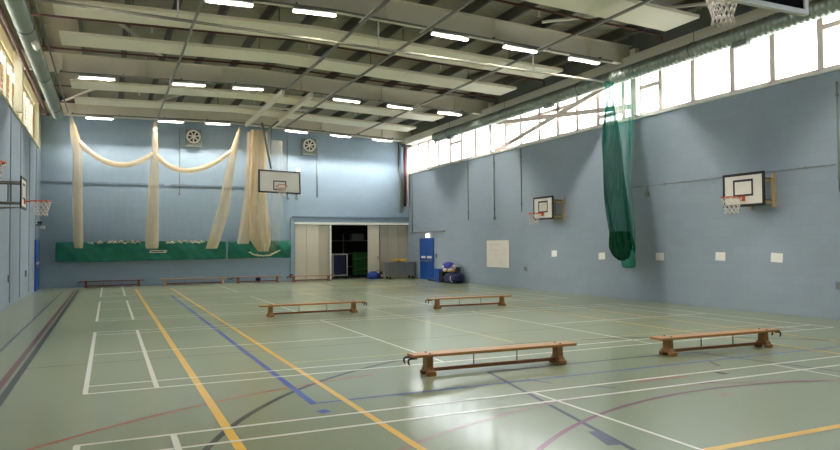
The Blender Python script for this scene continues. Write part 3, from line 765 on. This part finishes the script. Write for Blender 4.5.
for y, z, lb in ((28.5, 1.15, 'small dark call point beside the blue double door'),):
    m = MB(); m.bx(XR-.05, XR+.001, y-.05, y+.05, z-.1, z+.1, .008); tag(m.build('call_point', M['greyp']), lb, 'switch')
m = MB(); m.bx(XR-.45, XR-.05, 28.0, 28.55, 0, .06, .02); tag(m.build('door_mat', M['black']), 'small dark object lying on the floor beside the blue double door', 'mat')
t = thing('security_camera', 'small white security light above the blue door on the left wall', 'security light', (XL, 29.9, 2.5))
m = MB(); m.tube([(XL+.002, 29.9, 2.55), (XL+.20, 29.9, 2.55)], .025, 8); m.build('bracket', M['dark'], t, True)
m = MB(); m.box((XL+.24, 29.9, 2.46), (.16, .3, .12), None, .02); m.build('lamp_housing', M['white'], t, True)
m = MB(); m.box((XL+.16, 29.7, 2.63), (.16, .2, .09), None, .02); m.build('sensor', M['dark'], t, True)

# ------------------------------------------------------------------ wall fixtures
for k, (y, z, lb) in enumerate(((10.72, 1.29, 'white paper sheet on the right wall, nearest the viewer'), (12.3, 1.30, 'white paper sheet on the right wall below the nearer goal'),
                              (14.36, 1.27, 'white paper sheet on the right wall just right of the green net'), (16.8, 1.26, 'white paper sheet on the right wall just left of the green net'),
                              (19.28, 1.32, 'white paper sheet on the right wall below the farther goal'))):
    m = MB(); R_ = Matrix.Rotation(random.uniform(-.06, .06), 3, 'X') @ Matrix.Rotation(random.uniform(.02, .05), 3, 'Y')
    m.box((XR-.004, y, z), (.004, .30, .21), R_); tag(m.build('paper_sheet', M['paper']), lb, 'paper', 'white sheets on the right wall')
t = thing('notice_board', 'white notice board on the right wall above the bags', 'board', (XR, 22.99, .74))
MB().bx(XR-.025, XR-.002, 22.2, 23.78, .78, 1.78).build('panel', M['board'], t, True)
m = MB()
for a, b, c, d_ in ((22.16, 23.82, 1.78, 1.81), (22.16, 23.82, .75, .78), (22.16, 22.2, .78, 1.78), (23.78, 23.82, .78, 1.78)): m.bx(XR-.03, XR+.001, a, b, c, d_)
m.build('mounting_frame', M['offwhite'], t, True)
m = MB()
for a, z0 in ((22.45, 1.45), (22.45, 1.28), (23.1, 1.2), (23.5, 1.6), (22.7, 1.0)): m.ring((XR-.026, a, z0), .08, .004, 'X', 16, 4)
for z0 in (1.65, 1.42): m.bx(XR-.028, XR-.0255, 22.8, 23.6, z0, z0+.01)
m.build('faded_marks', M['red'], t, True)
def conduit(pts, label, box=None, r=.017, mt='galvdark'):
    t = thing('cable_conduit', label, 'conduit', pts[-1])
    m = MB(); m.tube(pts, r, 6); m.build('pipe', M[mt], t, True)
    for p in (pts[0], pts[1]):
        q = Vector(p).lerp(Vector(pts[0]).lerp(Vector(pts[1]), .5), .25); m = MB(); m.box(q, (.05, .05, .05)); m.build('mounting_clip', M[mt], t, True)
    if box: m = MB(); m.box(box[:3], box[3:], None, .008); m.build('junction_box', M['galvdark'], t, True)
XW = XR-.025
conduit([(XW, 25.35, 5.2), (XW, 25.35, 2.7)], 'thin vertical conduit on the right wall, farthest from the viewer')
conduit([(XW, 23.2, 5.2), (XW, 23.2, 2.75)], 'thin vertical conduit on the right wall with a small box at its foot', (XW, 23.2, 2.7, .05, .1, .12))
conduit([(XW, 21.25, 5.2), (XW, 21.25, 2.85)], 'thin vertical conduit on the right wall just left of the farther goal')
conduit([(XW, 9.27, 3.28), (XW, 14.78, 3.28), (XW, 14.78, 3.1)], 'long horizontal conduit on the right wall at the nearer goal', (XW, 14.79, 3.04, .06, .14, .14), .012)
conduit([(XW, 14.95, 3.28), (XW, 15.95, 3.3), (XW, 15.95, 3.15)], 'short horizontal conduit on the right wall behind the green net', (XW, 15.95, 3.08, .06, .14, .14), .012)
conduit([(XW, 9.2, 5.02), (XW, 9.2, 2.7)], 'vertical conduit at the right edge of the view on the right wall')
conduit([(XW, 31.2, 5.2), (XW, 31.2, 2.3)], 'vertical conduit in the far corner beside the blue double door', None, .02)
YW = YB-.03
conduit([(2.86, YW, 6.9), (2.86, YW, 4.02)], 'vertical conduit on the back wall left of the left extract fan', (2.86, YW, 4.0, .12, .05, .08))
conduit([(7.70, YW, 6.9), (7.70, YW, 3.95)], 'vertical conduit on the back wall behind the hanging goal', (7.75, YW, 3.92, .12, .05, .12))
conduit([(9.15, YW, 6.4), (9.15, YW, 4.0)], 'vertical conduit on the back wall right of the right extract fan')
conduit([(8.15, YW, 5.3), (8.15, YW, 3.95)], 'short white-ended conduit on the back wall right of the hanging goal', (8.15, YW, 3.92, .12, .05, .12))
m = MB(); m.box((8.18, YB-.08, 5.25), (.24, .14, .22), None, .03); tag(m.build('wall_sensor', M['white']), 'small white sensor box on the back wall under the right fan', 'sensor')
for y, z, lb in ((21.05, .74, 'small dark socket low on the right wall near the notice board'), (9.25, .72, 'grey socket low on the right wall at the right edge of the view')):
    m = MB(); m.bx(XR-.04, XR+.001, y-.08, y+.08, z-.08, z+.08, .006); tag(m.build('wall_socket', M['greyp']), lb, 'socket')
for y, lb in ((22.1, 'small dark socket on the left wall, nearer of two'), (26.4, 'small dark socket on the left wall, farther of two')):
    m = MB(); m.bx(XL+.002, XL+.05, y-.09, y+.09, .70, .90, .006); tag(m.build('wall_socket', M['greyp']), lb, 'socket')
m = MB(); m.bx(7.78, 7.94, YB-.11, YB-.065, .16, .32, .006); tag(m.build('wall_socket', M['dark']), 'dark socket low on the back wall beside the folding doors', 'socket')

# extract fans
def make_fan():
    t = thing('extract_fan', 'x', 'extract fan')
    m = MB(); m.bx(-.34, .34, -.16, 0, -.40, .40, .015); m.build('housing', M['galvdark'], t)
    m = MB(); m.bx(-.34, .34, -.24, -.165, -.40, -.33, .01); m.build('cover_lip', M['galv'], t)
    m = MB(); m.ring((0, -.185, .08), .27, .04, 'Y', 32, 10); m.build('shroud_ring', M['offwhite'], t)
    m = MB(); m.prism([(math.cos(2*PI*k/28)*.24, .08+math.sin(2*PI*k/28)*.24) for k in range(28)], 'Y', -.168, -.161); m.build('fan_opening', M['black'], t)
    m = MB(); m.tube([(0, -.17, .08), (0, -.235, .08)], [.06, .045], 14); m.build('hub', M['offwhite'], t)
    for k in range(7):
        a = 2*PI*k/7 + .2; R_ = Matrix.Rotation(-a, 3, 'Y') @ Matrix.Rotation(.5, 3, 'X')
        m = MB(); R2 = Matrix.Rotation(-a, 3, 'Y'); m.box(Vector((0, -.20, .08)) + R2 @ Vector((.14, 0, 0)), (.18, .006, .065), R2 @ Matrix.Rotation(.45, 3, 'X')); m.build('blade', M['offwhite'], t)
    return t
f0 = make_fan(); f0.location = (3.43, YB-.002, 6.50); tag(f0, 'square extract fan high on the back wall above the net swag', 'extract fan', 'extract fans on the back wall')
f1 = copy_tree(f0); f1.location = (8.74, YB-.002, 6.40); tag(f1, 'square extract fan high on the back wall above the hanging goal', 'extract fan', 'extract fans on the back wall')

# tubes in the far right corner
t = thing('corner_pipe', 'brown and white vertical tubes in the far right corner', 'pipe', (13.7, 31.5, 3.6))
m = MB(); m.tube([(13.66, 31.45, 3.62), (13.66, 31.45, 6.65)], .075, 10); m.build('brown_tube', M['maroon'], t, True)
m = MB(); m.tube([(13.82, 31.45, 3.62), (13.82, 31.45, 6.7)], .05, 10); m.build('white_tube', M['offwhite'], t, True)
m = MB(); m.box((13.74, 31.45, 6.72), (.4, .3, .12)); m.build('mount_bracket', M['dark'], t, True)
m = MB(); m.bx(13.45, 13.53, 31.62, YB+.001, 3.3, 6.9); tag(m.build('cable_tray', M['galvdark']), 'narrow dark vertical channel beside the corner tubes', 'channel')

# ------------------------------------------------------------------ store room contents
t = thing('store_trolley', 'white tubular trolley with dark panels in the store doorway', 'trolley', (10.6, 32.7, 0))
m = MB()
for xx in (10.24, 10.98): m.tube([(xx, 32.7, .1), (xx, 32.7, 1.22)], .03, 8)
for zz in (.16, 1.22): m.tube([(9.7, 32.7, zz), (10.98, 32.7, zz)], .03, 8)
for zz in (.16,): m.tube([(10.98, 32.7, zz), (10.98, 33.3, zz)], .03, 8)
m.build('tube_frame', M['white'], t, True)
m = MB(); m.bx(10.28, 10.94, 32.75, 32.79, .2, 1.18); m.build('back_panel', M['navy'], t, True)
for xx in (10.24, 10.95):
    m = MB(); m.tube([(xx-.02, 32.7, .05), (xx+.02, 32.7, .05)], .05, 12); m.build('wheel', M['greyp'], t, True)
t = thing('green_crate', 'green panelled equipment cage in the dark store room', 'equipment cage', (11.9, 33.2, 0))
MB().bx(11.48, 12.5, 33.3, 33.36, .15, 1.30).build('panel', M['green'], t, True)
m = MB()
m.tube([(11.62, 33.27, .05), (11.62, 33.27, 1.32)], .025, 8)
for zz in (.35, .95): m.tube([(11.5, 33.27, zz), (12.5, 33.27, zz+.1)], .025, 8)
m.tube([(12.45, 33.27, .05), (12.45, 33.27, 1.32)], .025, 8)
m.build('tube_frame', mat('pale_green_tube', '#5f8a5c', .5), t, True)
t = thing('storage_shelf', 'dark shelving at the back of the store room', 'shelf', (11, 34.8, 0))
for zz in (.5, 1.2, 1.9):
    MB().bx(9.4, 13.4, 34.6, 35.1, zz, zz+.04).build('shelf_board', M['greyp'], t, True)
for xx in (9.4, 11.4, 13.4):
    MB().bx(xx-.03, xx+.03, 34.57, 34.595, 0, 2.3).build('upright', M['greyp'], t, True)
MB().bx(11.9, 12.6, 34.65, 35.0, 1.945, 2.3).build('storage_box', M['greyp'])
tag(bpy.data.objects['storage_box'], 'grey box on the top shelf of the dark store room', 'box')

# equipment trolley and bags by the doors
t = thing('equipment_trolley', 'grey wheeled storage trolley in front of the right folding doors', 'trolley', (13.15, 31.0, 0))
m = MB(); m.box((13.15, 31.0, .46), (1.42, .55, .62), None, .02); bd = m.build('bin', M['greyp'], t, True)
m = MB(); m.bx(12.40, 13.90, 30.70, 31.30, .772, .82, .01); m.build('rim_edge', M['greyp'], t, True)
m = MB()
for k in range(7): xx = 12.62 + k*.18; m.bx(xx-.012, xx+.012, 30.70, 30.722, .18, .74)
m.build('ribs', M['galvdark'], t, True)
for xx in (12.55, 13.75):
    for yy in (30.8, 31.2):
        m = MB(); m.tube([(xx, yy-.02, .065), (xx, yy+.02, .065)], .065, 12); m.tube([(xx, yy, .1), (xx, yy, .15)], .02, 6); m.build('wheel', M['black'], t, True)
m = MB()
for k in range(9): m.ball((12.85+random.uniform(0, .55), 31.0+random.uniform(-.15, .15), .90+random.uniform(-.02, .03)), random.uniform(.07, .11), (1.5, 1.1, .6), 10, 7)
tag(m.build('yellow_bibs', M['yellow']), 'heap of yellow sports bibs on the grey trolley', 'sports bibs', kind='stuff')

def sack(mb, c, s, wob=.12, u=22, v=14, seed=1):
    rnd = random.Random(seed); fa = [rnd.uniform(0, 6) for _ in range(8)]
    rings = []
    for i in range(v+1):
        q = i/v; z = s[2]*q; prof_ = (.82+.35*math.sin(PI*min(1, q*.9+.15)))*(1 if q < .8 else 1-(q-.8)*2.6)
        rings.append([(c[0]+s[0]*prof_*math.copysign(abs(math.cos(2*PI*k/u))**.7, math.cos(2*PI*k/u))*(1+wob*math.sin(3*2*PI*k/u+fa[i % 8])*.6),
                       c[1]+s[1]*prof_*math.copysign(abs(math.sin(2*PI*k/u))**.7, math.sin(2*PI*k/u))*(1+wob*math.sin(4*2*PI*k/u+fa[(i+3) % 8])*.6),
                       c[2]+z+.02*math.sin(5*2*PI*k/u+fa[i % 8])*min(1, q*4)) for k in range(u)])
    return mb.loops(rings)
t = thing('duffel_bag', 'blue duffel bag on the floor against the middle folding door', 'bag', (12.05, 31.35, 0))
sack(MB(), (11.86, 31.38, .005), (.26, .15, .36), .14, seed=3).build('body', M['blue'], t, True)
m = MB(); m.tube([(11.85, 31.2, .30), (11.95, 31.15, .40), (12.15, 31.15, .40), (12.25, 31.2, .30)], .015, 6); m.build('handle', M['navy'], t, True)
m = MB(); m.tube([(11.75, 31.3, .03), (11.62, 31.25, .02), (11.5, 31.3, .03)], .03, 6); m.build('strap', M['black'], t, True)
t = thing('backpack', 'black backpack with a pale patch standing right of the blue duffel bag', 'bag', (12.48, 31.3, 0))
sack(MB(), (12.30, 31.44, .005), (.10, .14, .34), .12, seed=5).build('body', M['black'], t, True)
m = MB(); m.ball((12.30, 31.27, .16), .06, (1, .5, 1.1)); m.build('front_patch', M['ball'], t, True)

# pile of sports bags by the right wall
t = thing('storage_crate', 'plain blue box on the floor at the left end of the bag pile', 'box', (13.62, 27.25, 0))
MB().box((13.62, 27.26, .27), (.5, .52, .54), None, .02).build('box_body', M['door'], t, True)
MB().box((13.62, 27.26, .558), (.53, .55, .03), None, .01).build('lid', M['blue'], t, True)
t = thing('ball_sack', 'large navy sack spilling balls on the floor under the notice board', 'sack', (13.5, 26.1, 0))
sack(MB(), (13.52, 25.92, .005), (.30, .50, .46), .16, 26, 14, seed=8).build('sack_cloth', M['navy'], t, True)
m = MB(); m.tube([(13.2, 25.6, .32), (13.15, 25.55, .18), (13.2, 25.45, .06)], .02, 6); m.build('drawstring', M['cord'], t, True)
t = thing('holdall', 'violet holdall lying on top of the bag pile', 'bag', (13.58, 26.72, .45))
sack(MB(), (13.60, 26.58, .505), (.22, .26, .38), .15, seed=11).build('body', M['purple'], t, True)
MB().box((13.36, 26.62, .68), (.02, .14, .12), None, .005).build('white_patch', M['paper'], t, True)
t = thing('sports_bag', 'grey and black bag on top of the bag pile beside the violet holdall', 'bag', (13.58, 25.95, .45))
sack(MB(), (13.64, 25.95, .50), (.18, .22, .30), .15, seed=13).build('body', M['greyp'], t, True)
MB().box((13.60, 25.66, .60), (.2, .08, .2), None, .03).build('end_pocket', M['black'], t, True)
i = 0
for (x, y, z, r, mt, lb) in ((13.27, 26.28, .56, .09, 'ball', 'dirty white ball at the left of the sack opening'), (13.30, 26.05, .555, .08, 'tan', 'tan ball in the middle of the sack opening'), (13.30, 25.84, .56, .085, 'ball', 'dirty white ball in the middle of the sack opening'), (13.32, 25.60, .55, .08, 'tan', 'tan ball at the right edge of the sack')):
    m = MB(); m.ball((x, y, z), r); tag(m.build('ball', M[mt]), lb, 'ball', 'balls on the navy sack')
m = MB(); m.bx(13.3, 13.9, 26.62, 26.95, .002, .50, .03); tag(m.build('bag', M['black']), 'black bag between the blue box and the navy sack', 'bag')

# ------------------------------------------------------------------ light: sky through the glazing
w = bpy.data.worlds.new('sky'); sc.world = w; w.use_nodes = True
nt = w.node_tree; bg = nt.nodes['Background']
tc = nt.nodes.new('ShaderNodeTexCoord'); sp = nt.nodes.new('ShaderNodeSeparateXYZ'); cr = nt.nodes.new('ShaderNodeValToRGB')
mr = nt.nodes.new('ShaderNodeMapRange'); mr.inputs['From Min'].default_value = -.2; mr.inputs['From Max'].default_value = .2
nt.links.new(tc.outputs['Generated'], sp.inputs[0]); nt.links.new(sp.outputs['Z'], mr.inputs['Value']); nt.links.new(mr.outputs[0], cr.inputs['Fac'])
cr.color_ramp.elements[0].color = (.45, .44, .40, 1); cr.color_ramp.elements[0].position = .4
cr.color_ramp.elements[1].color = (.93, .97, 1, 1); cr.color_ramp.elements[1].position = .6
nt.links.new(cr.outputs['Color'], bg.inputs['Color']); bg.inputs['Strength'].default_value = SKY

# ------------------------------------------------------------------ camera
FPX, PIT, ROL, YAW, H = 676.537, .0298918, -.0083131, .4315800, 1.64356
cy, sy, cp, sp_, cr_, sr_ = math.cos(YAW), math.sin(YAW), math.cos(PIT), math.sin(PIT), math.cos(ROL), math.sin(ROL)
r0 = Vector((cy, -sy, 0)); fw = Vector((cp*sy, cp*cy, sp_)); u0 = Vector((-sp_*sy, -sp_*cy, cp))
rt = r0*cr_ + u0*sr_; up = u0*cr_ - r0*sr_
cd = bpy.data.cameras.new('camera'); cam = bpy.data.objects.new('camera', cd); COL.objects.link(cam)
cd.sensor_width = 36; cd.lens = FPX/840*36; cd.clip_start = .05; cd.clip_end = 200
cam.matrix_world = Matrix(((rt.x, up.x, -fw.x, 0), (rt.y, up.y, -fw.y, 0), (rt.z, up.z, -fw.z, H), (0, 0, 0, 1)))
sc.camera = cam
vs = sc.view_settings; vs.view_transform = 'Standard'; vs.look = 'None'; vs.gamma = 1; vs.use_curve_mapping = False; vs.exposure = EXPO
sc.cycles.max_bounces = 10; sc.cycles.diffuse_bounces = 6; sc.cycles.transparent_max_bounces = 24
sc.cycles.caustics_reflective = False; sc.cycles.sample_clamp_indirect = 8
sc.cycles.use_denoising = True
